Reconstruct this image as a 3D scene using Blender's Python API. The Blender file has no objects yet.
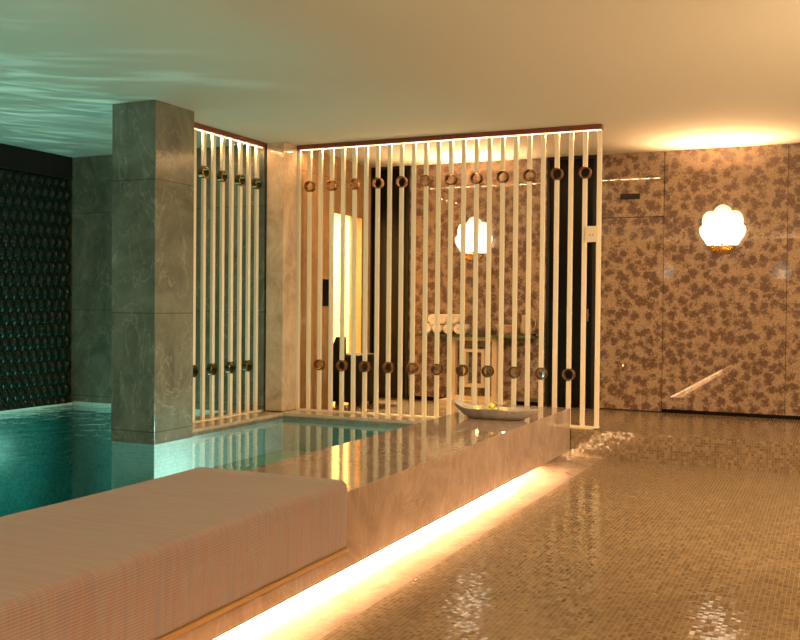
import bpy, bmesh, math, random
from mathutils import Vector, Matrix
R = random.Random(7)
S = bpy.context.scene
COL = S.collection

# ---------------------------------------------------------------- camera, world, lights, exposure
F_PX, YAW, PIT, ROL, EYE = 949.5, .4297, .0155, .009, 1.25
cr = Vector((math.cos(YAW), math.sin(YAW), 0)); cf = Vector((-math.sin(YAW), math.cos(YAW), 0)); cz = Vector((0, 0, 1))
F2 = cf*math.cos(PIT) - cz*math.sin(PIT); U2 = cz*math.cos(PIT) + cf*math.sin(PIT)
CX = cr*math.cos(ROL) + U2*math.sin(ROL); CY = U2*math.cos(ROL) - cr*math.sin(ROL)
cd = bpy.data.cameras.new('camera'); cam = bpy.data.objects.new('camera', cd); COL.objects.link(cam)
cd.sensor_width = 36; cd.lens = F_PX/800*36; cd.clip_start = .05
m = Matrix((CX, CY, -F2)).transposed().to_4x4(); m.translation = (0, 0, EYE); cam.matrix_world = m
S.camera = cam
S.view_settings.view_transform = 'Standard'; S.view_settings.look = 'None'; S.view_settings.gamma = 1
S.view_settings.use_curve_mapping = False; S.view_settings.exposure = -0.08
w = bpy.data.worlds.new('world'); S.world = w; w.use_nodes = True
w.node_tree.nodes['Background'].inputs[0].default_value = (.9, .8, .6, 1)
w.node_tree.nodes['Background'].inputs[1].default_value = .02
S.cycles.max_bounces = 9; S.cycles.transparent_max_bounces = 12; S.cycles.caustics_reflective = False
S.cycles.caustics_refractive = False; S.cycles.sample_clamp_indirect = 5; S.cycles.use_denoising = True

WARM = (1, .56, .25)
def area(name, loc, aim, sx, sy, power, color, spread=180):
    d = bpy.data.lights.new(name, 'AREA'); d.shape = 'RECTANGLE'; d.size = sx; d.size_y = sy
    d.energy = power; d.color = color; d.spread = math.radians(spread)
    o = bpy.data.objects.new(name, d); COL.objects.link(o); o.location = loc
    o.rotation_euler = Vector(aim).to_track_quat('-Z', 'Y').to_euler(); return o
def point(name, loc, power, color, r=.05):
    d = bpy.data.lights.new(name, 'POINT'); d.energy = power; d.color = color; d.shadow_soft_size = r
    o = bpy.data.objects.new(name, d); COL.objects.link(o); o.location = loc; return o
TEAL = (.55, 1, .84)
# underwater pool lamps set in the inner face of the ledge and in the pool end
area('pool_lamp', (-2.9, 7.0, 0.0), (-1, 0, -.02), 1.2, .2, 5, (.9, 1, .93), 110)
area('pool_lamp', (-2.9, 6.1, 0.02), (-1, 0.02, -.06), .5, .1, 3.5, (.9, 1, .95), 40)
area('pool_lamp', (-2.9, 4.4, -.45), (-1, .1, .15), .9, .3, 26, TEAL)
area('pool_lamp', (-2.9, 1.2, -.45), (-1, 0, .25), .9, .3, 60, TEAL)
area('pool_lamp', (-6.0, -3.2, -.45), (0, 1, .25), 1.2, .3, 60, TEAL)
area('pool_lamp', (-7.4, 6.5, -.5), (.6, .0, .2), 1.0, .3, 22, TEAL)
area('pool_lamp', (-6.3, 7.75, -.4), (0, -1, .2), 1.0, .3, 22, TEAL)
# unseen warm fill lamps added behind and right of the camera
for i, (x, y) in enumerate(((1.6, 1.0), (1.6, 4.2), (2.2, 7.2), (-.3, -1.8))):
    area('warm_fill_down', (x, y, 2.8), (-.25, .1, -1), .25, .25, 62, (1, .66, .33), 160)  # general warm fill from above, added out of frame
area('warm_fill_down', (1.3, 4.6, 2.6), (-1, .8, -.62), .3, .3, 55, (1, .68, .38), 88)  # added out of frame to brighten the camera side of the screen bars
for x, y, p in ((2.6, 2.5, 190), (.2, -2.4, 150), (2.6, 6.5, 120)):
    area('warm_fill_up', (x, y, .25), (0, 0, 1), .4, .4, p, (1, .67, .33), 170)  # added upward fill that brightens the ceiling, no fitting modelled
# added submerged spot; noise in its strength draws ripple streaks on the ceiling
sl = bpy.data.lights.new('ripple_gobo', 'SPOT'); sl.energy = 330; sl.color = (.75, 1, .9); sl.spot_size = 1.9; sl.spot_blend = .9; sl.shadow_soft_size = .02
so_ = bpy.data.objects.new('ripple_gobo', sl); COL.objects.link(so_); so_.location = (-6.7, 5.2, -.3); so_.rotation_euler = Vector((-.02, .02, 1)).to_track_quat('-Z', 'Y').to_euler()
sl.use_nodes = True; lt = sl.node_tree; em = lt.nodes['Emission']
tc = lt.nodes.new('ShaderNodeTexCoord'); mpp = lt.nodes.new('ShaderNodeMapping'); mpp.inputs['Scale'].default_value = (3.2, 12, 3)
nt = lt.nodes.new('ShaderNodeTexNoise'); nt.inputs['Scale'].default_value = 1.6; nt.inputs['Detail'].default_value = 3; nt.inputs['Distortion'].default_value = 1.2
rp = lt.nodes.new('ShaderNodeMapRange'); rp.inputs['From Min'].default_value = .5; rp.inputs['From Max'].default_value = .75; rp.inputs['To Min'].default_value = 0; rp.inputs['To Max'].default_value = 1
for a_, b_ in ((tc.outputs['Normal'], mpp.inputs[0]), (mpp.outputs[0], nt.inputs[0]), (nt.outputs[0], rp.inputs[0]), (rp.outputs[0], em.inputs['Strength'])): lt.links.new(a_, b_)
area('side_room_lamp', (-5.9, 9.7, 2.7), (0, 0, -1), .6, .6, 420, (1, .72, .36))

# ---------------------------------------------------------------- helpers
def tag(o, label=None, cat=None, group=None, kind=None):
    if label: o['label'] = label
    if cat: o['category'] = cat
    if group: o['group'] = group
    if kind: o['kind'] = kind
    return o
def thing(name, label, cat, loc=(0, 0, 0), group=None, rz=0):
    o = bpy.data.objects.new(name, None); COL.objects.link(o); o.location = loc; o.rotation_euler = (0, 0, rz)
    return tag(o, label, cat, group)
def box(bm, x0, x1, y0, y1, z0, z1, bev=0):
    r = bmesh.ops.create_cube(bm, size=1)
    vs = r['verts']
    for v in vs:
        v.co = Vector((x0+(v.co.x+.5)*(x1-x0), y0+(v.co.y+.5)*(y1-y0), z0+(v.co.z+.5)*(z1-z0)))
    if bev:
        es = list({e for v in vs for e in v.link_edges})
        bmesh.ops.bevel(bm, geom=es, offset=bev, segments=2, affect='EDGES', profile=.5)
def tube(bm, p0, p1, r0, r1, n=24, caps=True):
    p0, p1 = Vector(p0), Vector(p1); d = (p1-p0).normalized(); a = d.orthogonal().normalized(); b = d.cross(a)
    r = [[bm.verts.new(p+(a*math.cos(2*math.pi*i/n)+b*math.sin(2*math.pi*i/n))*q) for i in range(n)] for p, q in ((p0, r0), (p1, r1))]
    for i in range(n): bm.faces.new((r[0][i], r[0][(i+1) % n], r[1][(i+1) % n], r[1][i]))
    if caps: bm.faces.new(r[0][::-1]); bm.faces.new(r[1])
def lathe(bm, prof, c=(0, 0, 0), n=32, close=False):
    rings = []
    for rr, z in prof:
        rings.append([bm.verts.new((c[0]+rr*math.cos(2*math.pi*i/n), c[1]+rr*math.sin(2*math.pi*i/n), c[2]+z)) for i in range(n)] if rr > 1e-6
                     else [bm.verts.new((c[0], c[1], c[2]+z))])
    pairs = list(zip(rings, rings[1:])) + ([(rings[-1], rings[0])] if close else [])
    for a, b in pairs:
        for i in range(n):
            j = (i+1) % n
            if len(a) == 1 and len(b) == 1: continue
            if len(a) == 1: bm.faces.new((a[0], b[i], b[j]))
            elif len(b) == 1: bm.faces.new((a[i], a[j], b[0]))
            else: bm.faces.new((a[i], a[j], b[j], b[i]))
def ring_tube(bm, c, axis, ro, ri, h, n=36):
    """short hollow tube centred at c along axis"""
    axis = Vector(axis).normalized(); a = axis.orthogonal().normalized(); b = axis.cross(a); c = Vector(c)
    prof = [(ri, -h/2), (ro-.003, -h/2), (ro, -h/2+.003), (ro, h/2-.003), (ro-.003, h/2), (ri, h/2)]
    rs = [[bm.verts.new(c+axis*z+(a*math.cos(2*math.pi*i/n)+b*math.sin(2*math.pi*i/n))*q) for i in range(n)] for q, z in prof]
    for k in range(len(rs)):
        A, B = rs[k], rs[(k+1) % len(rs)]
        for i in range(n): bm.faces.new((A[i], A[(i+1) % n], B[(i+1) % n], B[i]))
def extrude_y(bm, prof, y0, y1, seg=1, fn=None):
    """prof is a closed list of (x, z)"""
    rows = []
    for k in range(seg+1):
        y = y0+(y1-y0)*k/seg
        rows.append([bm.verts.new((x, y, z)) for x, z in prof])
    n = len(prof)
    for a, b in zip(rows, rows[1:]):
        for i in range(n): bm.faces.new((a[i], b[i], b[(i+1) % n], a[(i+1) % n]))
    f0 = bm.faces.new(rows[0]); f1 = bm.faces.new(rows[-1][::-1])
    return rows, f0, f1
def obj(name, bm, mat, parent=None, smooth=False):
    me = bpy.data.meshes.new(name); bmesh.ops.recalc_face_normals(bm, faces=bm.faces); bm.to_mesh(me); bm.free()
    me.materials.append(mat)
    if smooth:
        for p in me.polygons: p.use_smooth = True
    o = bpy.data.objects.new(name, me); COL.objects.link(o)
    if parent: o.parent = parent
    return o
def smooth_angle(o, deg=40):
    me = o.data; bm = bmesh.new(); bm.from_mesh(me)
    for f in bm.faces: f.smooth = True
    for e in bm.edges: e.smooth = len(e.link_faces) == 2 and e.calc_face_angle(0) < math.radians(deg)
    bm.to_mesh(me); bm.free(); return o
def bobj(name, mat, args, parent=None, bev=0):
    bm = bmesh.new()
    for a in (args if isinstance(args[0], (tuple, list)) else [args]): box(bm, *a, bev=bev)
    return obj(name, bm, mat, parent)
def struct(name, mat, args, bev=0, parent=None):
    o = bobj(name, mat, args, parent, bev)
    if not parent: o['kind'] = 'structure'
    return o
def copy_tree(o, parent=None):
    c = o.copy(); COL.objects.link(c); c.parent = parent
    for ch in list(o.children): copy_tree(ch, c)
    return c

# ---------------------------------------------------------------- materials
class N:
    def __init__(s, name):
        s.m = bpy.data.materials.new(name); s.m.use_nodes = True; s.t = s.m.node_tree; s.b = s.t.nodes['Principled BSDF']
        s.out = s.t.nodes['Material Output']
    def n(s, typ, ins=None, **kw):
        x = s.t.nodes.new(typ)
        for k, v in kw.items(): setattr(x, k, v)
        for k, v in (ins or {}).items():
            if isinstance(v, bpy.types.NodeSocket): s.t.links.new(v, x.inputs[k])
            else: x.inputs[k].default_value = v
        return x
    def link(s, a, b): s.t.links.new(a, b)
    def ramp(s, fac, stops, interp='LINEAR'):
        r = s.n('ShaderNodeValToRGB'); r.color_ramp.interpolation = interp
        e = r.color_ramp.elements
        while len(e) < len(stops): e.new(.5)
        for el, (p, c) in zip(e, stops): el.position = p; el.color = (*c, 1) if len(c) == 3 else c
        s.link(fac, r.inputs[0]); return r.outputs[0]
    def coord(s, scale=(1, 1, 1)):
        g = s.n('ShaderNodeNewGeometry'); mp = s.n('ShaderNodeMapping', {'Vector': g.outputs['Position'], 'Scale': scale}); return mp.outputs[0]
    def mix(s, f, a, b, typ='MIX'):
        x = s.n('ShaderNodeMix', data_type='RGBA', blend_type=typ)
        for i, v in ((0, f), (6, a), (7, b)):
            if isinstance(v, bpy.types.NodeSocket): s.link(v, x.inputs[i])
            else: x.inputs[i].default_value = v if i == 0 else (*v, 1)
        return x.outputs[2]
    def math(s, op, a, b=0.0, c=0.0):
        x = s.n('ShaderNodeMath', operation=op)
        for i, v in enumerate((a, b, c)):
            if isinstance(v, bpy.types.NodeSocket): s.link(v, x.inputs[i])
            else: x.inputs[i].default_value = v
        return x.outputs[0]
    def bump(s, h, strength=.2, dist=.01):
        b = s.n('ShaderNodeBump', {'Height': h, 'Strength': strength, 'Distance': dist}); s.link(b.outputs[0], s.b.inputs['Normal'])
    def set(s, **kw):
        for k, v in kw.items():
            i = s.b.inputs[k.replace('_', ' ')]
            if isinstance(v, bpy.types.NodeSocket): s.link(v, i)
            else: i.default_value = (*v, 1) if isinstance(v, tuple) and len(v) == 3 else v
        return s.m
def plain(name, c, rough=.5, metal=0, spec=.5, noise=.0, nscale=20):
    n = N(name); n.set(Base_Color=c, Roughness=rough, Metallic=metal, Specular_IOR_Level=spec)
    if noise:
        t = n.n('ShaderNodeTexNoise', {'Vector': n.coord(), 'Scale': nscale, 'Detail': 4})
        n.set(Base_Color=n.mix(t.outputs[0], tuple(x*(1-noise) for x in c), tuple(min(1, x*(1+noise)) for x in c)))
    return n.m
def emit(name, c, s):
    n = N(name); n.set(Base_Color=(0, 0, 0), Emission_Color=c, Emission_Strength=s); return n.m
def marble(name, dark, mid, vein, rough=.12, joints=None, vs=1.0):
    n = N(name); p = n.coord()
    w1 = n.n('ShaderNodeTexNoise', {'Vector': p, 'Scale': 2.2*vs, 'Detail': 8, 'Roughness': .62, 'Distortion': 1.4})
    w3 = n.n('ShaderNodeTexNoise', {'Vector': n.coord((1, 1, .45)), 'Scale': 14*vs, 'Detail': 6, 'Roughness': .7, 'Distortion': 1.2})
    base = n.ramp(w1.outputs[0], [(.3, dark), (.72, mid)])
    base = n.mix(n.math('MULTIPLY', n.math('SUBTRACT', w3.outputs[0], .35), .8), base, tuple(x*.55 for x in dark))
    # veins: thin level sets of a distorted noise
    w2 = n.n('ShaderNodeTexNoise', {'Vector': n.coord((1.2, 1.2, .7)), 'Scale': 1.5*vs, 'Detail': 7, 'Roughness': .55, 'Distortion': 2.2})
    d = n.math('ABSOLUTE', n.math('SUBTRACT', w2.outputs[0], .5))
    v = n.ramp(d, [(0, (1, 1, 1)), (.012, (0, 0, 0))])
    base = n.mix(n.math('MULTIPLY', v, .28), base, vein)
    if joints:
        sep = n.n('ShaderNodeSeparateXYZ', {'Vector': p}); acc = None
        for z in joints:
            j = n.math('LESS_THAN', n.math('ABSOLUTE', n.math('SUBTRACT', sep.outputs[2], z)), .004)
            acc = j if acc is None else n.math('ADD', acc, j)
        base = n.mix(n.math('MULTIPLY', acc, .6), base, tuple(x*.35 for x in dark))
    n.set(Base_Color=base, Roughness=rough); return n.m
def mosaic(name, c1, c2, c3, tile=.022, rough=.09, tilt=.06, grout=(.20, .16, .105)):
    n = N(name); g = n.n('ShaderNodeNewGeometry')
    sc = n.n('ShaderNodeVectorMath', {0: g.outputs['Position'], 1: (1/tile, 1/tile, 1/tile)}, operation='MULTIPLY')
    of = n.n('ShaderNodeVectorMath', {0: sc.outputs[0], 1: (.31, .27, .37)}, operation='ADD')
    fl = n.n('ShaderNodeVectorMath', {0: of.outputs[0]}, operation='FLOOR')
    fr = n.n('ShaderNodeVectorMath', {0: of.outputs[0]}, operation='FRACTION')
    ns = n.n('ShaderNodeSeparateXYZ', {'Vector': g.outputs['True Normal']})
    fs = n.n('ShaderNodeSeparateXYZ', {'Vector': fr.outputs[0]})
    wn = n.n('ShaderNodeTexWhiteNoise', {'Vector': fl.outputs[0]}, noise_dimensions='3D')
    big = n.n('ShaderNodeTexNoise', {'Vector': n.coord(), 'Scale': 1.8, 'Detail': 3})
    val = n.math('ADD', n.math('MULTIPLY', wn.outputs[0], .7), n.math('MULTIPLY', n.math('SUBTRACT', big.outputs[0], .4), .6))
    base = n.ramp(val, [(.05, c1), (.5, c2), (.9, c3)])
    acc = None
    for k in range(3):
        e = n.math('GREATER_THAN', n.math('ABSOLUTE', n.math('SUBTRACT', fs.outputs[k], .5)), .45)
        wgt = n.math('LESS_THAN', n.math('ABSOLUTE', ns.outputs[k]), .5)
        e = n.math('MULTIPLY', e, wgt); acc = e if acc is None else n.math('MAXIMUM', acc, e)
    base = n.mix(acc, base, grout)
    rv = n.n('ShaderNodeVectorMath', {0: wn.outputs[1], 1: (.5, .5, .5)}, operation='SUBTRACT')
    rs = n.n('ShaderNodeVectorMath', {0: rv.outputs[0], 'Scale': tilt}, operation='SCALE')
    ad = n.n('ShaderNodeVectorMath', {0: g.outputs['Normal'], 1: rs.outputs[0]}, operation='ADD')
    nm = n.n('ShaderNodeVectorMath', {0: ad.outputs[0]}, operation='NORMALIZE')
    n.link(nm.outputs[0], n.b.inputs['Normal'])
    n.set(Base_Color=base, Roughness=n.math('ADD', n.math('MULTIPLY', acc, .5), rough), Specular_IOR_Level=.8); return n.m

def wallpaper():
    n = N('wallpaper'); g = n.n('ShaderNodeNewGeometry')
    p = n.n('ShaderNodeVectorMath', {0: g.outputs['Position'], 1: (1, .15, 1)}, operation='MULTIPLY').outputs[0]
    nz = n.n('ShaderNodeTexNoise', {'Vector': p, 'Scale': 13, 'Detail': 5, 'Roughness': .65})
    dv = n.n('ShaderNodeVectorMath', {0: nz.outputs[1], 1: (.5, .5, .5)}, operation='SUBTRACT')
    ds = n.n('ShaderNodeVectorMath', {0: dv.outputs[0], 'Scale': .13}, operation='SCALE')
    q = n.n('ShaderNodeVectorMath', {0: p, 1: ds.outputs[0]}, operation='ADD').outputs[0]
    vo = n.n('ShaderNodeTexVoronoi', {'Vector': q, 'Scale': 10.5, 'Randomness': .9})
    fine = n.n('ShaderNodeTexNoise', {'Vector': p, 'Scale': 42, 'Detail': 3, 'Roughness': .6})
    dd = n.math('ADD', vo.outputs['Distance'], n.math('MULTIPLY', n.math('SUBTRACT', fine.outputs[0], .5), .9))
    f = n.ramp(dd, [(.34, (1, 1, 1)), (.62, (0, 0, 0))])
    big = n.n('ShaderNodeTexNoise', {'Vector': p, 'Scale': 6, 'Detail': 2})
    flower = n.mix(big.outputs[0], (.05, .02, .014), (.10, .048, .032))
    med = n.n('ShaderNodeTexNoise', {'Vector': p, 'Scale': 95, 'Detail': 2, 'Roughness': .7})
    ground = n.mix(n.ramp(med.outputs[0], [(.35, (0, 0, 0)), (.65, (1, 1, 1))]), (.25, .165, .105), (.45, .325, .215))
    flower = n.mix(n.ramp(med.outputs[0], [(.42, (0, 0, 0)), (.7, (.4, .4, .4))]), flower, (.34, .20, .13))
    vo2 = n.n('ShaderNodeTexVoronoi', {'Vector': q, 'Scale': 21, 'Randomness': 1})
    spr = n.ramp(vo2.outputs['Distance'], [(.18, (.3, .3, .3)), (.4, (0, 0, 0))])
    ground = n.mix(spr, ground, (.15, .085, .05))
    base = n.mix(n.math('MULTIPLY', f, .95), ground, flower)
    n.set(Base_Color=base, Roughness=.42, Coat_Weight=1.0, Coat_IOR=1.6, Coat_Roughness=.0)
    return n.m
def fabric():
    n = N('striped_fabric'); g = n.n('ShaderNodeNewGeometry'); s = n.n('ShaderNodeSeparateXYZ', {'Vector': g.outputs['Position']})
    y = s.outputs[1]; v = n.math('SUBTRACT', s.outputs[2], s.outputs[0])
    cy = n.n('ShaderNodeCombineXYZ', {'X': n.math('MULTIPLY', y, 1.0), 'Y': n.math('MULTIPLY', v, .05)})
    t = n.n('ShaderNodeTexNoise', {'Vector': cy.outputs[0], 'Scale': 30, 'Detail': 2, 'Roughness': .7})
    c = n.ramp(t.outputs[0], [(.3, (.19, .21, .29)), (.42, (.30, .18, .19)), (.5, (.27, .245, .26)), (.6, (.31, .165, .17)), (.72, (.18, .21, .29))])
    rib = n.math('SINE', n.math('MULTIPLY', v, 2*math.pi/.0105))
    rr = n.math('ADD', n.math('MULTIPLY', rib, .5), .5)
    c = n.mix(n.math('MULTIPLY', rr, .28), c, (.37, .32, .30))
    top = n.n('ShaderNodeSeparateXYZ', {'Vector': g.outputs['Normal']}).outputs[2]
    slub = n.n('ShaderNodeTexNoise', {'Vector': n.coord((1, 6, 1)), 'Scale': 9, 'Detail': 4})
    c = n.mix(n.math('MULTIPLY', slub.outputs[0], .35), c, (.25, .235, .235))
    n.set(Base_Color=c, Roughness=.85, Sheen_Weight=.25)
    n.bump(n.math('MULTIPLY', rr, 1), .35, .003)
    return n.m
def water():
    n = N('pool_water'); t = n.t; t.nodes.remove(n.b)
    g = n.n('ShaderNodeNewGeometry')
    mp = n.n('ShaderNodeMapping', {'Vector': g.outputs['Position'], 'Scale': (1, 1.0, 1)})
    a = n.n('ShaderNodeTexNoise', {'Vector': mp.outputs[0], 'Scale': 5.0, 'Detail': 3, 'Roughness': .5, 'Distortion': .4})
    sp = n.n('ShaderNodeSeparateXYZ', {'Vector': g.outputs['Position']})
    calm = n.n('ShaderNodeMapRange', {'Value': sp.outputs[0], 'From Min': -5.4, 'From Max': -4.4, 'To Min': .40, 'To Max': .04})
    b = n.n('ShaderNodeBump', {'Height': a.outputs[0], 'Strength': calm.outputs[0], 'Distance': .05})
    fr = n.n('ShaderNodeFresnel', {'IOR': 1.33, 'Normal': b.outputs[0]})
    tr = n.n('ShaderNodeBsdfTransparent', {'Color': (.60, .93, .86, 1)})
    gl = n.n('ShaderNodeBsdfGlossy', {'Color': (1, 1, 1, 1), 'Roughness': .0, 'Normal': b.outputs[0]})
    mx = n.n('ShaderNodeMixShader', {0: fr.outputs[0], 1: tr.outputs[0], 2: gl.outputs[0]})
    n.link(mx.outputs[0], n.out.inputs[0]); return n.m

M = {}
M['ceiling'] = plain('ceiling_plaster', (.72, .70, .64), .85, noise=.03, nscale=60)
M['paper'] = wallpaper()
M['black'] = plain('black_lacquer', (.004, .003, .003), .3, spec=.15)
M['blackmatte'] = plain('black_matte', (.003, .003, .003), .7)
M['green_stone'] = marble('grey_green_marble', (.115, .12, .095), (.26, .255, .205), (.52, .51, .43), .16, [2.22, 1.17, .235])
M['column_stone'] = marble('column_marble', (.46, .34, .24), (.74, .60, .45), (.8, .7, .56), .14, vs=1.3)
M['beige_stone'] = marble('beige_marble', (.28, .205, .165), (.42, .325, .27), (.53, .45, .39), .08, vs=1.3)
M['pale_stone'] = marble('pale_marble', (.42, .33, .24), (.60, .50, .38), (.72, .65, .52), .14, vs=1.3)
M['lobby_stone'] = marble('lobby_marble', (.46, .29, .14), (.66, .45, .24), (.72, .55, .36), .12, [2.6])
M['mosaic'] = mosaic('floor_mosaic', (.155, .10, .052), (.24, .165, .092), (.34, .25, .155))
M['pool_tile'] = mosaic('pool_mosaic', (.01, .17, .17), (.02, .25, .25), (.04, .34, .32), .03, .3, .0, (.05, .3, .27))
M['pool_wall'] = mosaic('pool_wall_mosaic', (.62, .74, .70), (.72, .82, .77), (.80, .86, .82), .03, .3, .0, (.5, .62, .58))
M['pool_pale'] = mosaic('pool_pale_mosaic', (.26, .42, .36), (.32, .48, .41), (.38, .54, .46), .03, .3, .0, (.22, .36, .3))
M['scale'] = plain('green_glaze', (.002, .012, .008), .22, spec=.25)
M['grout'] = plain('bronze_grout', (.035, .03, .014), .4, .3)
M['bar'] = plain('cream_lacquer', (.82, .73, .57), .4)
M['brass'] = plain('aged_brass', (.27, .135, .05), .3, 1, noise=.2)
M['wood'] = plain('dark_rosewood', (.17, .045, .025), .35, noise=.3, nscale=30)
M['led'] = emit('warm_led', (1, .66, .36), 5)
M['led_floor'] = emit('warm_led_bright', (1, .60, .28), 1100)
M['gold'] = plain('polished_gold', (.85, .52, .16), .22, 1)
M['fabric'] = fabric()
M['water'] = water()
M['towel'] = plain('towel_cotton', (.85, .74, .60), .95, noise=.06, nscale=300)
M['cream'] = plain('cream_stone_paint', (.74, .58, .38), .35)
M['greentop'] = marble('green_marble_top', (.05, .07, .03), (.14, .16, .07), (.3, .3, .2), .1)
M['bowl'] = marble('carved_stone', (.27, .26, .24), (.52, .49, .44), (.7, .66, .6), .3, vs=4)

# ---------------------------------------------------------------- room shell
HC, ZF, ZP, ZW = 2.835, -.05, .185, .14
YB, XR, YR, XL = 9.87, 3.4, -3.4, -7.6
XO, XI, ZL, YS = -2.08, -2.83, .369, 8.14
struct('ceiling', M['ceiling'], (-7.9, 3.6, -3.6, 11.4, HC, HC+.15))
struct('floor', M['mosaic'], (-1.80, 3.6, -3.6, YS+.02, ZF-.15, ZF))
struct('trim_1', M['beige_stone'], (-2.32, -1.80, -3.6, YS+.02, ZF-.15, ZF))          # smooth stone border under the ledge lip
struct('step_platform', M['mosaic'], [(-2.08, 3.6, YS, 10.1, -.3, ZP), (-4.9, -2.08, 8.16, 10.1, -.3, ZP)])
struct('pool_floor', M['pool_tile'], (-7.9, -2.7, -3.6, 8.3, -1.25, -1.1))
struct('pool_shelf', M['pool_pale'], (-4.84, -2.83, 5.2, 7.9, -1.1, -.16))
wb = struct('wall_back', M['blackmatte'], (-4.95, 3.6, 9.90, 10.05, -.2, HC))
for a in ((-4.415, -2.806, 9.87, 9.90, ZP, HC), (-2.281, -1.594, 9.87, 9.90, 2.178, HC), (-1.588, -.432, 9.87, 9.90, .222, HC), (-.427, 3.6, 9.87, 9.90, .222, HC)):
    bobj('wallpaper_panel', M['paper'], a, wb)
struct('baseboard_back', M['black'], [(-1.588, 3.4, 9.872, 9.90, ZP, .222), (-4.41, -2.81, 9.855, 9.87, ZP, .225)])
struct('wall_right', M['paper'], (XR, XR+.15, -3.5, 9.9, -.1, HC))
struct('wall_rear', M['paper'], (-7.7, 3.5, YR-.15, YR, -1.2, HC))
# left wall: domed elongated tiles
wl = struct('wall_left', M['grout'], (XL-.2, XL-.02, -3.5, 8.1, -1.2, 2.59))
bm = bmesh.new(); TW, TH = .105, .19
row = 0; z = .16
while z < 2.60:
    y = 2.4 + (TW/2 if row % 2 else 0)
    while y < 7.95:
        c = bm.verts.new((XL+.012, y, min(z, 2.585))); out = []
        for k, (dy, dz) in enumerate(((0, .5), (.5, .2), (.5, -.2), (0, -.5), (-.5, -.2), (-.5, .2))):
            out.append(bm.verts.new((XL-.02, y+dy*(TW-.008), min(max(z+dz*(TH-.01), .13), 2.589))))
        mid = [bm.verts.new((XL+.002, y+(v.co.y-y)*.72, z+(v.co.z-z)*.72)) for v in out]
        for i in range(6):
            j = (i+1) % 6
            bm.faces.new((out[i], out[j], mid[j], mid[i])); bm.faces.new((mid[i], mid[j], c))
        y += TW
    z += TH*.7; row += 1
obj('scale_tiles', bm, M['scale'], wl, smooth=True)
struct('trim_2', M['blackmatte'], (XL-.2, XL-.012, -3.5, 8.1, 2.60, HC))                 # black band above the tiles
struct('trim_3', M['grout'], (XL-.03, XL+.008, -3.5, 7.96, 2.588, 2.60))
wm = struct('wall_end', M['green_stone'], (-7.8, -5.14, 7.97, 8.18, .17, HC))           # marble end wall of the pool
struct('pool_wall_end', M['pool_tile'], (-7.8, -4.86, 7.97, 8.18, -1.2, .168))
struct('trim_8', M['pool_wall'], (-7.58, -5.38, 7.958, 7.97, .07, .166))
struct('pool_wall_left', M['pool_tile'], (XL-.015, XL+.004, -3.4, 7.96, -1.2, .15))
struct('trim_9', M['pool_wall'], (XL+.002, XL+.014, -3.4, 7.96, .07, .152))
struct('pool_wall_step', M['pool_pale'], (-4.86, -2.835, 7.9, 8.16, -1.2, .145))
# wall under the first screen and below the pillar, under water
struct('pool_wall_inner', M['pool_wall'], [(-5.38, -4.862, 6.44, 7.93, -1.1, .145), (-5.265, -4.84, 5.955, 6.44, -1.1, .138)])
# copings with a dark lower band and a lit top
struct('trim_4', M['green_stone'], (-5.40, -4.855, 6.44, 7.97, .14, .168))
struct('trim_5', M['pale_stone'], (-5.40, -4.862, 6.44, 7.97, .168, .197), .003)
struct('trim_6', M['green_stone'], (-4.90, -2.84, 7.895, 8.3, .14, .168))
struct('trim_7', M['pale_stone'], [(-4.90, -2.84, 7.90, 8.30, .168, .197), (-5.14, -4.9, 7.90, 7.97, .168, .197)], .003)
# lobby side wall with a doorway
wi = struct('wall_inner', M['lobby_stone'], [(-5.05, -4.895, 8.24, 8.92, .1, HC), (-5.05, -4.895, 9.62, 9.9, .1, HC), (-5.05, -4.895, 8.92, 9.62, 2.23, HC)])
wy = plain('side_room_plaster', (.78, .58, .30), .6)
struct('wall_side_room', wy, [(-7.2, -5.05, 11.0, 11.1, .1, HC), (-7.2, -7.1, 8.2, 11.1, .1, HC), (-5.05, -4.95, 9.9, 11.1, .1, HC), (-7.2, -5.05, 8.2, 8.25, .1, HC)])
struct('floor_side_room', M['mosaic'], (-7.2, -4.895, 8.18, 11.1, .05, ZP))
# doors
for k, (x0, x1) in enumerate(((-4.91, -4.415), (-2.806, -2.281))):
    d = struct('door_%d' % (k+1), M['black'], (x0+.03, x1-.03, 9.865, 9.89, ZP+.005, HC-.03))
    bobj('door_frame', M['blackmatte'], [(x0, x0+.03, 9.845, 9.89, ZP, HC), (x1-.03, x1, 9.845, 9.89, ZP, HC), (x0+.03, x1-.03, 9.845, 9.89, HC-.03, HC)], d)
    if k:
        bm = bmesh.new(); tube(bm, (-2.345, 9.865, 1.166), (-2.345, 9.80, 1.166), .009, .009, 12); tube(bm, (-2.345, 9.805, 1.10), (-2.345, 9.805, 1.23), .009, .009, 12)
        obj('door_handle', bm, M['brass'], d)
d3 = struct('door_3', M['paper'], (-2.276, -1.594, 9.874, 9.895, ZP+.012, 2.170))

# pool water
wt = bmesh.new(); vs = [wt.verts.new((*p, ZW)) for p in ((XL, -3.4), (XI, -3.4), (XI, 7.9), (-4.862, 7.9), (-4.862, 6.44), (-4.834, 6.44), (-4.834, 5.95), (-5.271, 5.95), (-5.271, 6.44), (-5.38, 6.44), (-5.38, 7.96), (XL, 7.96))]; wt.faces.new(vs)
o = obj('pool_water', wt, M['water']); tag(o, 'teal pool water filling the basin between tiled wall and ledge', 'water', kind='stuff')

# ---------------------------------------------------------------- pillars
p1 = bobj('marble_pillar', M['green_stone'], (-5.27, -4.835, 5.95, 6.44, .138, HC), bev=.004)
tag(p1, 'broad grey-green marble pillar rising from the pool water', 'pillar')
p2 = bobj('marble_pillar', M['column_stone'], (-5.11, -4.913, 7.97, 8.22, .197, HC), bev=.004)
tag(p2, 'slim marble column in the corner between the two slatted screens', 'pillar')

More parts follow.
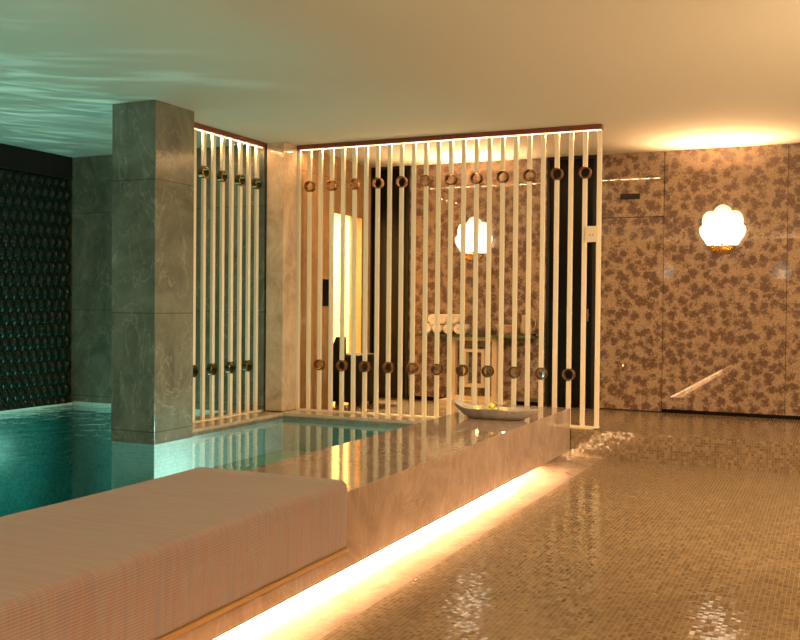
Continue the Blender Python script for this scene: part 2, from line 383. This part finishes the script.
# ---------------------------------------------------------------- ledge
bm = bmesh.new()
extrude_y(bm, [(XI, -1.1), (XI, ZL), (XO, ZL), (XO, 0), (XO-.03, 0), (XO-.03, .075), (XO-.24, .075), (XO-.24, -.2), (-2.5, -.2), (-2.5, -1.1)], YR+.005, YS-.03)
lg = obj('pool_ledge', bm, M['beige_stone'])
bv = lg.modifiers.new('b', 'BEVEL'); bv.width = .004; bv.segments = 2
tag(lg, 'long polished beige marble ledge along the pool, floating over a glowing strip', 'ledge')
bobj('light_strip', M['led_floor'], (XO-.239, XO-.222, YR+.6, 7.3, .022, .045), lg)

# ---------------------------------------------------------------- slatted screens
def bar_mesh(axis, gap, z0, z1, wdt=.040, dep=.030, R_=.0545):
    bm = bmesh.new(); a, b = (wdt/2, dep/2) if axis == 'X' else (dep/2, wdt/2)
    if gap is None: box(bm, -a, a, -b, b, z0, z1, bev=.003)
    else:
        box(bm, -a, a, -b, b, z0, gap-R_+.003, bev=.003); box(bm, -a, a, -b, b, gap+R_-.003, z1, bev=.003)
    return bm
ZU, ZLR, ZT, ZB = 2.424, .652, 2.79, .205
def screen(axis, n, start, step, fixed, up, low, label, ends):
    loc = (0, fixed, 0) if axis == 'X' else (fixed, 0, 0)
    t = thing('slatted_screen', label, 'screen', loc if axis == 'X' else loc)
    a0, a1 = ends
    def bb(name, mat, u0, u1, v, z0, z1, bev=.002):
        return bobj(name, mat, (u0, u1, -v, v, z0, z1) if axis == 'X' else (-v, v, u0, u1, z0, z1), t, bev)
    bb('top_rail', M['wood'], a0, a1, .045, ZT+.002, HC-.001)
    bb('light_strip', M['led'], a0+.01, a1-.01, .006, ZT-.004, ZT+.002, 0)
    d = area('screen_lamp', (0, 0, 0), (0, 0, -1), a1-a0-.1, .02, 40*(a1-a0)/3, (1, .56, .24))
    d.location = ((a0+a1)/2, 0, ZT-.008) if axis == 'X' else (0, (a0+a1)/2, ZT-.008); d.parent = t
    if axis == 'Y': d.rotation_euler = (0, 0, math.pi/2)
    bb('base_rail', M['bar'], a0, a1, .035, ZB-.012, ZB)
    proto = {}
    for k in range(n):
        u = start-k*step
        g = ZU if k in up else ZLR if k in low else None
        if g not in proto:
            proto[g] = obj('bar', bar_mesh(axis, g, ZB, ZT-.006), M['bar'], t); b = proto[g]
        else:
            b = proto[g].copy(); COL.objects.link(b); b.parent = t
        b.location = (u, 0, 0) if axis == 'X' else (0, u, 0)
        if g is not None:
            if 'ring' not in proto:
                bm = bmesh.new(); ring_tube(bm, (0, 0, 0), (0, 1, 0) if axis == 'X' else (1, 0, 0), .0545, .043, .055)
                r = proto['ring'] = smooth_angle(obj('ring', bm, M['brass'], t))
            else:
                r = proto['ring'].copy(); COL.objects.link(r); r.parent = t
            r.location = (u, 0, g) if axis == 'X' else (0, u, g)
    return t
s2 = screen('X', 25, -1.88, .126, 8.24, range(1, 24, 2), range(2, 23, 2),
       'wide cream slatted screen with brass rings facing the lobby behind the ledge', (-4.90, -1.86))
s1 = screen('Y', 11, 8.013, .143, -5.16, (0+1-1+1, 3, 5, 7), (2, 4, 6, 8),
       'narrow cream slatted screen between the broad pillar and the corner column', (6.44, 7.97))
bobj('foot_plate', M['cream'], (-2.14, -1.90, -.05, .045, ZP, ZB-.012), s2, .002)
sg = bobj('sign_plate', plain('cream_plate', (.72, .62, .44), .5), (-1.997, -1.881, -.03, -.018, 1.816, 1.955), s2, .002)
dk = plain('grey_ink', (.3, .25, .18), .6)
bobj('sign_mark', dk, [(-1.955, -1.945, -.0315, -.029, 1.87, 1.885), (-1.93, -1.92, -.0315, -.029, 1.87, 1.885)], sg)

# ---------------------------------------------------------------- shell sconces
def sconce(x, y, z, rz, label, group='shell wall lamps'):
    t = thing('shell_sconce', label, 'lamp', (x, y, z), group, rz)
    # fan of ribs from a hinge near the bottom, front towards -Y
    bm = bmesh.new(); NL = 9; per = 8; NR = 10; hinge = Vector((0, 0, -.19)); cols = []
    A = math.radians(118)
    for i in range(NL*per+1):
        u = i/(NL*per); th = -A+2*A*u
        lobe = abs(math.sin(math.pi*u*NL))
        # distance from hinge to a round outline centred a little above
        dx, dz = math.sin(th), math.cos(th); cx, cz_, rr = 0, .20, .215
        bq = dz*cz_; disc = bq*bq-(cz_*cz_-rr*rr); L = bq+math.sqrt(max(disc, 0))
        L *= (.93+.10*lobe**.8+(.02 if abs(th) < .26 else 0)); L = max(L, .045); col = []
        for j in range(NR+1):
            s = j/NR; h = .085*math.sin(math.pi*min(1, .12+s*.80))**.8 + .016*(lobe-.5)*s
            col.append(bm.verts.new((hinge.x+dx*L*s, -.02-h, hinge.z+dz*L*s)))
        cols.append(col)
    for a, b in zip(cols, cols[1:]):
        for j in range(NR): bm.faces.new((a[j], a[j+1], b[j+1], b[j]))
    bmesh.ops.remove_doubles(bm, verts=bm.verts, dist=.0005)
    sh = obj('shell_shade', bm, M['shade'], t, smooth=True)
    so = sh.modifiers.new('s', 'SOLIDIFY'); so.thickness = .006
    # gilded fan at the foot and the back plate
    bm = bmesh.new(); cols = []
    for i in range(41):
        u = i/40; th = math.pi*(.56-1.12*u)+math.pi; lobe = abs(math.sin(math.pi*u*9)); L = 1+.10*lobe; col = []
        for j in range(6):
            s = j/5; col.append(bm.verts.new((math.sin(th)*L*s*.125, -.06-.062*(1-s*s)**.5-.006*lobe*s, -.165+math.cos(th)*L*s*.08)))
        cols.append(col)
    for a, b in zip(cols, cols[1:]):
        for j in range(5): bm.faces.new((a[j], a[j+1], b[j+1], b[j]))
    bmesh.ops.remove_doubles(bm, verts=bm.verts, dist=.0005)
    g = obj('gilded_foot', bm, M['gold'], t, smooth=True); so = g.modifiers.new('s', 'SOLIDIFY'); so.thickness = .004; tag(g, 'gold fan-shaped foot')
    bm = bmesh.new(); tube(bm, (0, 0, -.02), (0, -.03, -.02), .06, .055, 32); tube(bm, (0, -.03, -.12), (0, -.08, -.15), .012, .012, 12); tube(bm, (0, -.015, -.02), (0, -.035, -.13), .012, .012, 12)
    obj('wall_mount', bm, M['gold'], t)
    a = area('shell_sconce_lamp', (0, -.20, .30), (0, -.5, 1), .7, .07, 27, WARM, 125); a.parent = t
    return t
_n = N('lit_porcelain'); _tc = _n.n('ShaderNodeTexCoord'); _sp = _n.n('ShaderNodeSeparateXYZ', {'Vector': _tc.outputs['Object']})
_dz = _n.math('ADD', _sp.outputs[2], .19); _ang = _n.math('ARCTAN2', _sp.outputs[0], _dz)
_rib = _n.math('ABSOLUTE', _n.math('SINE', _n.math('MULTIPLY', _n.math('ADD', _ang, math.radians(118)), 9*math.pi/(2*math.radians(118)))))
_r = _n.math('SQRT', _n.math('ADD', _n.math('POWER', _sp.outputs[0], 2), _n.math('POWER', _n.math('ADD', _sp.outputs[2], .07), 2)))
_f = _n.math('SUBTRACT', 1.0, _n.math('MULTIPLY', _r, 3.4))
_st = _n.math('ADD', _n.math('MULTIPLY', _n.math('MAXIMUM', _f, 0.0), 3.2), _n.math('ADD', .72, _n.math('MULTIPLY', _n.math('POWER', _rib, .6), .38)))
_n.set(Base_Color=(.3, .27, .22), Emission_Color=(1, .80, .56), Emission_Strength=_st, Roughness=.3); M['shade'] = _n.m
sconce(-3.618, YB, 1.985, 0, 'glowing white shell lamp above the folded towels, seen through the screen')
sconce(-1.02, YB, 2.025, 0, 'glowing white shell lamp on the open patterned wall right of the screen')
sconce(1.58, YB, 2.04, 0, 'glowing shell lamp farther right along the patterned wall')
sconce(-1.10, YR, 2.08, math.pi, 'glowing shell lamp on the rear wall behind the viewer')
sconce(-3.65, YR, 2.10, math.pi, 'glowing shell lamp on the rear wall over the pool end')

# ---------------------------------------------------------------- woven bench pad over the ledge
def rounded(pts, r, seg=5):
    out = []; n = len(pts)
    for i in range(n):
        p = Vector(pts[i][:2]); a = Vector(pts[i-1][:2]); b = Vector(pts[(i+1) % n][:2]); rr = pts[i][2] if len(pts[i]) > 2 else r
        if rr <= 0: out.append((p.x, p.y)); continue
        da, db = (a-p).normalized(), (b-p).normalized(); p0, p2 = p+da*rr, p+db*rr
        for k in range(seg+1):
            t = k/seg; q = p0*(1-t)**2+p*2*t*(1-t)+p2*t*t; out.append((q.x, q.y))
    return out
bn = thing('bench_pad', 'woven pink and beige striped pad draped over the marble ledge', 'cushion', (-2.46, 1.8, ZL))
prof = rounded([(-2.045, .125, .012), (-2.035, .437, .05), (-2.90, .437, .05), (-2.91, .22, .01), (-2.845, .22, .0), (-2.845, .374, .0), (-2.068, .374, .0), (-2.068, .125, .0)], .01, 6)
bm = bmesh.new(); y0, y1 = -.8, 3.90
sec = [(y0, 0), (y0+.02, 1)]+[(y0+.02+(y1-y0-.05)*k/40, 1) for k in range(1, 41)]+[(y1-.012, .85), (y1, .45), (y1+.004, 0)]
rows = []
for y, s in sec:
    ins = .022*(1-s)
    r_ = []
    for x, z in prof:
        zz, xx = z, x
        if z > .38: zz = z-ins+.004*math.sin(y*2.2+x*3)
        if x > -2.06: xx = x-ins*.7+.002*math.sin(y*17+z*4)
        if x < -2.86: xx = x+ins*.5
        r_.append(bm.verts.new((xx+2.46, y-1.8, zz-ZL)))
    rows.append(r_)
for a, b in zip(rows, rows[1:]):
    for i in range(len(prof)): bm.faces.new((a[i], b[i], b[(i+1) % len(prof)], a[(i+1) % len(prof)]))
bm.faces.new(rows[0]); bm.faces.new(rows[-1][::-1])
smooth_angle(obj('pad_cover', bm, M['fabric'], bn), 50)
tr = bobj('edge_trim', plain('ochre_wood', (.42, .25, .10), .35), (XO+.001+2.46, -2.036+2.46, -.8-1.8, 3.895-1.8, .106-ZL, .124-ZL), bn, .003)
tag(tr, 'ochre edge strip')

# ---------------------------------------------------------------- stone bowl on the ledge
BX, BY = -2.40, 7.05
bw = thing('stone_bowl', 'long grey carved stone bowl resting at the far end of the ledge', 'bowl', (BX, BY, ZL+.001))
bm = bmesh.new(); n = 48; LX, LY = .36, .14; rings = []
def bowl_pt(k, s, inner):
    th = 2*math.pi*k/n; c, sn = math.cos(th), math.sin(th)
    tip = max(0, -c)**4*.055+max(0, c)**6*.012
    ex = math.copysign(abs(c)**.85, c)
    # s 0 at base .. 1 at rim
    rx = LX*(.52+.48*s**1.0)-(.018 if inner else 0); ry = LY*(.45+.55*s**.8)-(.016 if inner else 0)
    z = .082*s**1.5+tip*s*s*s
    z += .004*math.sin(7*th)*s
    return Vector((ex*rx, sn*ry, z if not inner else max(z+.002, .014)))
seq = [(0, 0), (.08, 0), (.25, 0), (.45, 0), (.65, 0), (.85, 0), (1, 0), (1, 1), (.8, 1), (.55, 1), (.3, 1), (.1, 1)]
for s, i_ in seq: rings.append([bm.verts.new(bowl_pt(k, s, i_)) for k in range(n)])
for a, b in zip(rings, rings[1:]):
    for k in range(n): bm.faces.new((a[k], a[(k+1) % n], b[(k+1) % n], b[k]))
bm.faces.new(rings[0][::-1]); bm.faces.new(rings[-1])
o = smooth_angle(obj('bowl_body', bm, M['bowl'], bw), 50); o.location = (0, 0, 0)
bw.rotation_euler = (0, 0, .02)
amber = emit('amber_glow', (1, .48, .1), 1.3); flame = emit('candle_flame', (1, .75, .35), 12)
def votive(x, y, label):
    t = thing('votive_candle', label, 'candle', (x, y, ZL+.036), 'candles in the bowl')
    bm = bmesh.new(); lathe(bm, [(0, 0), (.026, 0), (.032, .055), (.029, .055), (.024, .006), (0, .006)], n=24)
    obj('candle_glass', bm, amber, t, True)
    bm = bmesh.new(); lathe(bm, [(0, 0), (.005, .006), (.004, .014), (0, .024)], (0, 0, .032), n=10); obj('flame', bm, flame, t, True)
    bm = bmesh.new(); lathe(bm, [(0, .006), (.022, .006), (.022, .03), (0, .032)], n=20); obj('wax', bm, M['towel'], t)
    p = point('candle_light', (0, 0, .07), .35, (1, .5, .15), .01); p.parent = t
votive(BX+.06, BY+.01, 'amber glass candle at the right of the green limes in the bowl')
votive(BX-.155, BY+.0, 'amber glass candle nearest the pointed tip of the bowl')
lime = plain('lime_skin', (.32, .42, .05), .4, noise=.2, nscale=60)
lem = plain('lemon_skin', (.85, .62, .10), .4, noise=.1, nscale=60)
def fruit(x, y, z, rz, mat, name, label, cat, grp):
    bm = bmesh.new(); pr = [(0, -.030), (.005, -.028)]+[(.0235*math.sin(math.pi*t/10), -.025*math.cos(math.pi*t/10)) for t in range(1, 10)]+[(.005, .029), (0, .032)]
    lathe(bm, pr, n=20); o = obj(name, bm, mat, None, True); o.location = (x, y, z); o.rotation_euler = (0, 1.35, rz); tag(o, label, cat, grp); return o
fruit(BX-.075, BY-.012, ZL+.062, .4, lime, 'lime', 'green lime at the left of the pile in the stone bowl', 'fruit', 'limes in the bowl')
fruit(BX-.01, BY-.03, ZL+.062, -.3, lime, 'lime', 'green lime at the front right of the pile in the stone bowl', 'fruit', 'limes in the bowl')
fruit(BX-.02, BY+.035, ZL+.066, .9, lime, 'lime', 'green lime at the back of the pile in the stone bowl', 'fruit', 'limes in the bowl')
fruit(BX-.045, BY+.01, ZL+.10, .1, lem, 'lemon', 'yellow lemon on top of the limes in the stone bowl', 'fruit', None)

# ---------------------------------------------------------------- console with towels
cs = thing('console_table', 'green marble wall console on a cream Greek-key frame', 'table', (-3.55, 9.7, ZP))
ox, oy, oz = 3.55, -9.7, -ZP
def cb(name, mat, boxes, bev=.002):
    return bobj(name, mat, [(a+ox, b+ox, c+oy, d+oy, e+oz, f+oz) for a, b, c, d, e, f in boxes], cs, bev)
cb('table_top', M['greentop'], [(-4.27, -2.84, 9.56, 9.866, .915, .943)])
FY0, FY1 = 9.64, 9.72
cb('outer_frame', M['cream'], [(-3.81, -3.755, FY0, FY1, .235, .915), (-3.335, -3.28, FY0, FY1, .235, .915), (-3.755, -3.335, FY0, FY1, .875, .915), (-3.755, -3.335, FY0, FY1, .235, .275)])
cb('inner_frame', M['cream'], [(-3.66, -3.625, FY0, FY1, .37, .785), (-3.455, -3.42, FY0, FY1, .37, .785), (-3.625, -3.455, FY0, FY1, .75, .785), (-3.625, -3.455, FY0, FY1, .37, .41)])
cb('frame_link', M['cream'], [(-3.57, -3.51, FY0+.01, FY1-.01, .275, .37)])
cb('plinth', M['cream'], [(-3.90, -3.15, 9.55, 9.8, ZP, .235)], .004)
def towel_mesh():
    bm = bmesh.new(); pts = []; turns, r0, r1, n = 3.2, .006, .050, 90; out, inn = [], []
    for i in range(n+1):
        t = i/n; th = t*turns*2*math.pi; r = r0+(r1-r0)*t; hw = .0068
        out.append((math.cos(th)*(r+hw), math.sin(th)*(r+hw))); inn.append((math.cos(th)*max(r-hw, .001), math.sin(th)*max(r-hw, .001)))
    L = .15; V = [[bm.verts.new((x, y, z)) for x, z in q] for q in (out, inn) for y in (-L, L)]
    of, ob, jf, jb = V
    for i in range(n):
        bm.faces.new((of[i], of[i+1], ob[i+1], ob[i])); bm.faces.new((jf[i], jf[i+1], jb[i+1], jb[i]))
        bm.faces.new((of[i], of[i+1], jf[i+1], jf[i])); bm.faces.new((ob[i], ob[i+1], jb[i+1], jb[i]))
    bm.faces.new((of[n], ob[n], jb[n], jf[n])); return bm
T0 = obj('rolled_towel', towel_mesh(), M['towel'], None, True); tz = .943+.0645
first = True
ordn = ['leftmost', 'second from left', 'third from left', 'rightmost']
for r_, (cnt, x0, zz) in enumerate(((4, -4.055, tz-.006), (3, -3.995, tz+.100))):
    for k in range(cnt):
        o = T0 if first else T0.copy()
        if not first: COL.objects.link(o)
        first = False
        o.location = (x0+k*.1215, 9.715, zz); o.rotation_euler = (0, R.uniform(2.2, 3.6), R.uniform(-.05, .05))
        nm = ordn[k] if cnt == 4 else ['leftmost', 'middle', 'rightmost'][k]
        tag(o, 'rolled cream towel, %s of the %s row on the green console' % (nm, 'bottom' if r_ == 0 else 'top'), 'towel', 'rolled towels on the console')
bm = bmesh.new(); lathe(bm, [(0, 0), (.06, 0), (.085, .05), (.105, .098), (.113, .104), (.105, .106), (.08, .055), (.055, .008), (0, .008)], n=40)
o = obj('shallow_bowl', bm, plain('blush_ceramic', (.70, .45, .28), .3), None, True); o.location = (-3.205, 9.70, .944); tag(o, 'shallow blush bowl with a pale rim between towels and jug', 'bowl')
def glass(name, c):
    n = N(name); n.set(Base_Color=c, Roughness=.15, Transmission_Weight=.55, IOR=1.45); return n.m
gm = glass('amber_tinted_glass', (.95, .75, .5))
jg = thing('glass_jug', 'clear glass jug with a handle at the right end of the console', 'jug', (-2.975, 9.70, .944))
bm = bmesh.new(); lathe(bm, [(0, 0), (.045, 0), (.058, .03), (.06, .09), (.045, .16), (.05, .215), (.046, .215), (.041, .16), (.055, .09), (.053, .03), (.042, .008), (0, .008)], n=36)
obj('jug_body', bm, gm, jg, True)
bm = bmesh.new(); pts = [(.048, .19), (.085, .185), (.105, .14), (.095, .08), (.062, .06)]
for a, b in zip(pts, pts[1:]): tube(bm, (a[0], 0, a[1]), (b[0], 0, b[1]), .006, .006, 10)
obj('handle', bm, gm, jg, True)
bm = bmesh.new(); lathe(bm, [(0, 0), (.02, 0), (.028, .02), (.024, .02), (.017, .004), (0, .004)], n=20)
o = obj('small_dish', bm, M['black'], None, True); o.location = (-2.875, 9.66, .944); tag(o, 'tiny black dish at the far right corner of the console', 'dish')

# ---------------------------------------------------------------- small wall fittings
o = bobj('wall_vent', M['blackmatte'], [(-2.03, -1.835, 9.845, 9.87, 2.362, 2.415)], bev=.003); tag(o, 'small black slot fitting on the patterned wall above the hidden door', 'fitting')
cp = bobj('control_panel', M['black'], (-4.895, -4.880, 8.71, 8.866, 1.236, 1.518), bev=.003); tag(cp, 'black rectangular control panel on the lobby marble left of the doorway', 'panel')
ac = thing('armchair', 'black armchair standing below the lit doorway behind the screen', 'chair', (-4.68, 9.0, ZP))
bobj('seat_block', M['blackmatte'], (-.17, .16, -.12, .28, .03, .54), ac, .02)
bm = bmesh.new(); rows, f0, f1 = extrude_y(bm, [(-.20, .03), (-.17, .03), (-.105, .53), (-.11, .72), (-.13, .725), (-.205, .56)], -.13, .06)
obj('backrest', bm, M['blackmatte'], ac)
for fx in (-.15, .10):
    for fy in (-.10, .20): bobj('foot', M['blackmatte'], (fx, fx+.04, fy, fy+.04, 0, .03), ac)
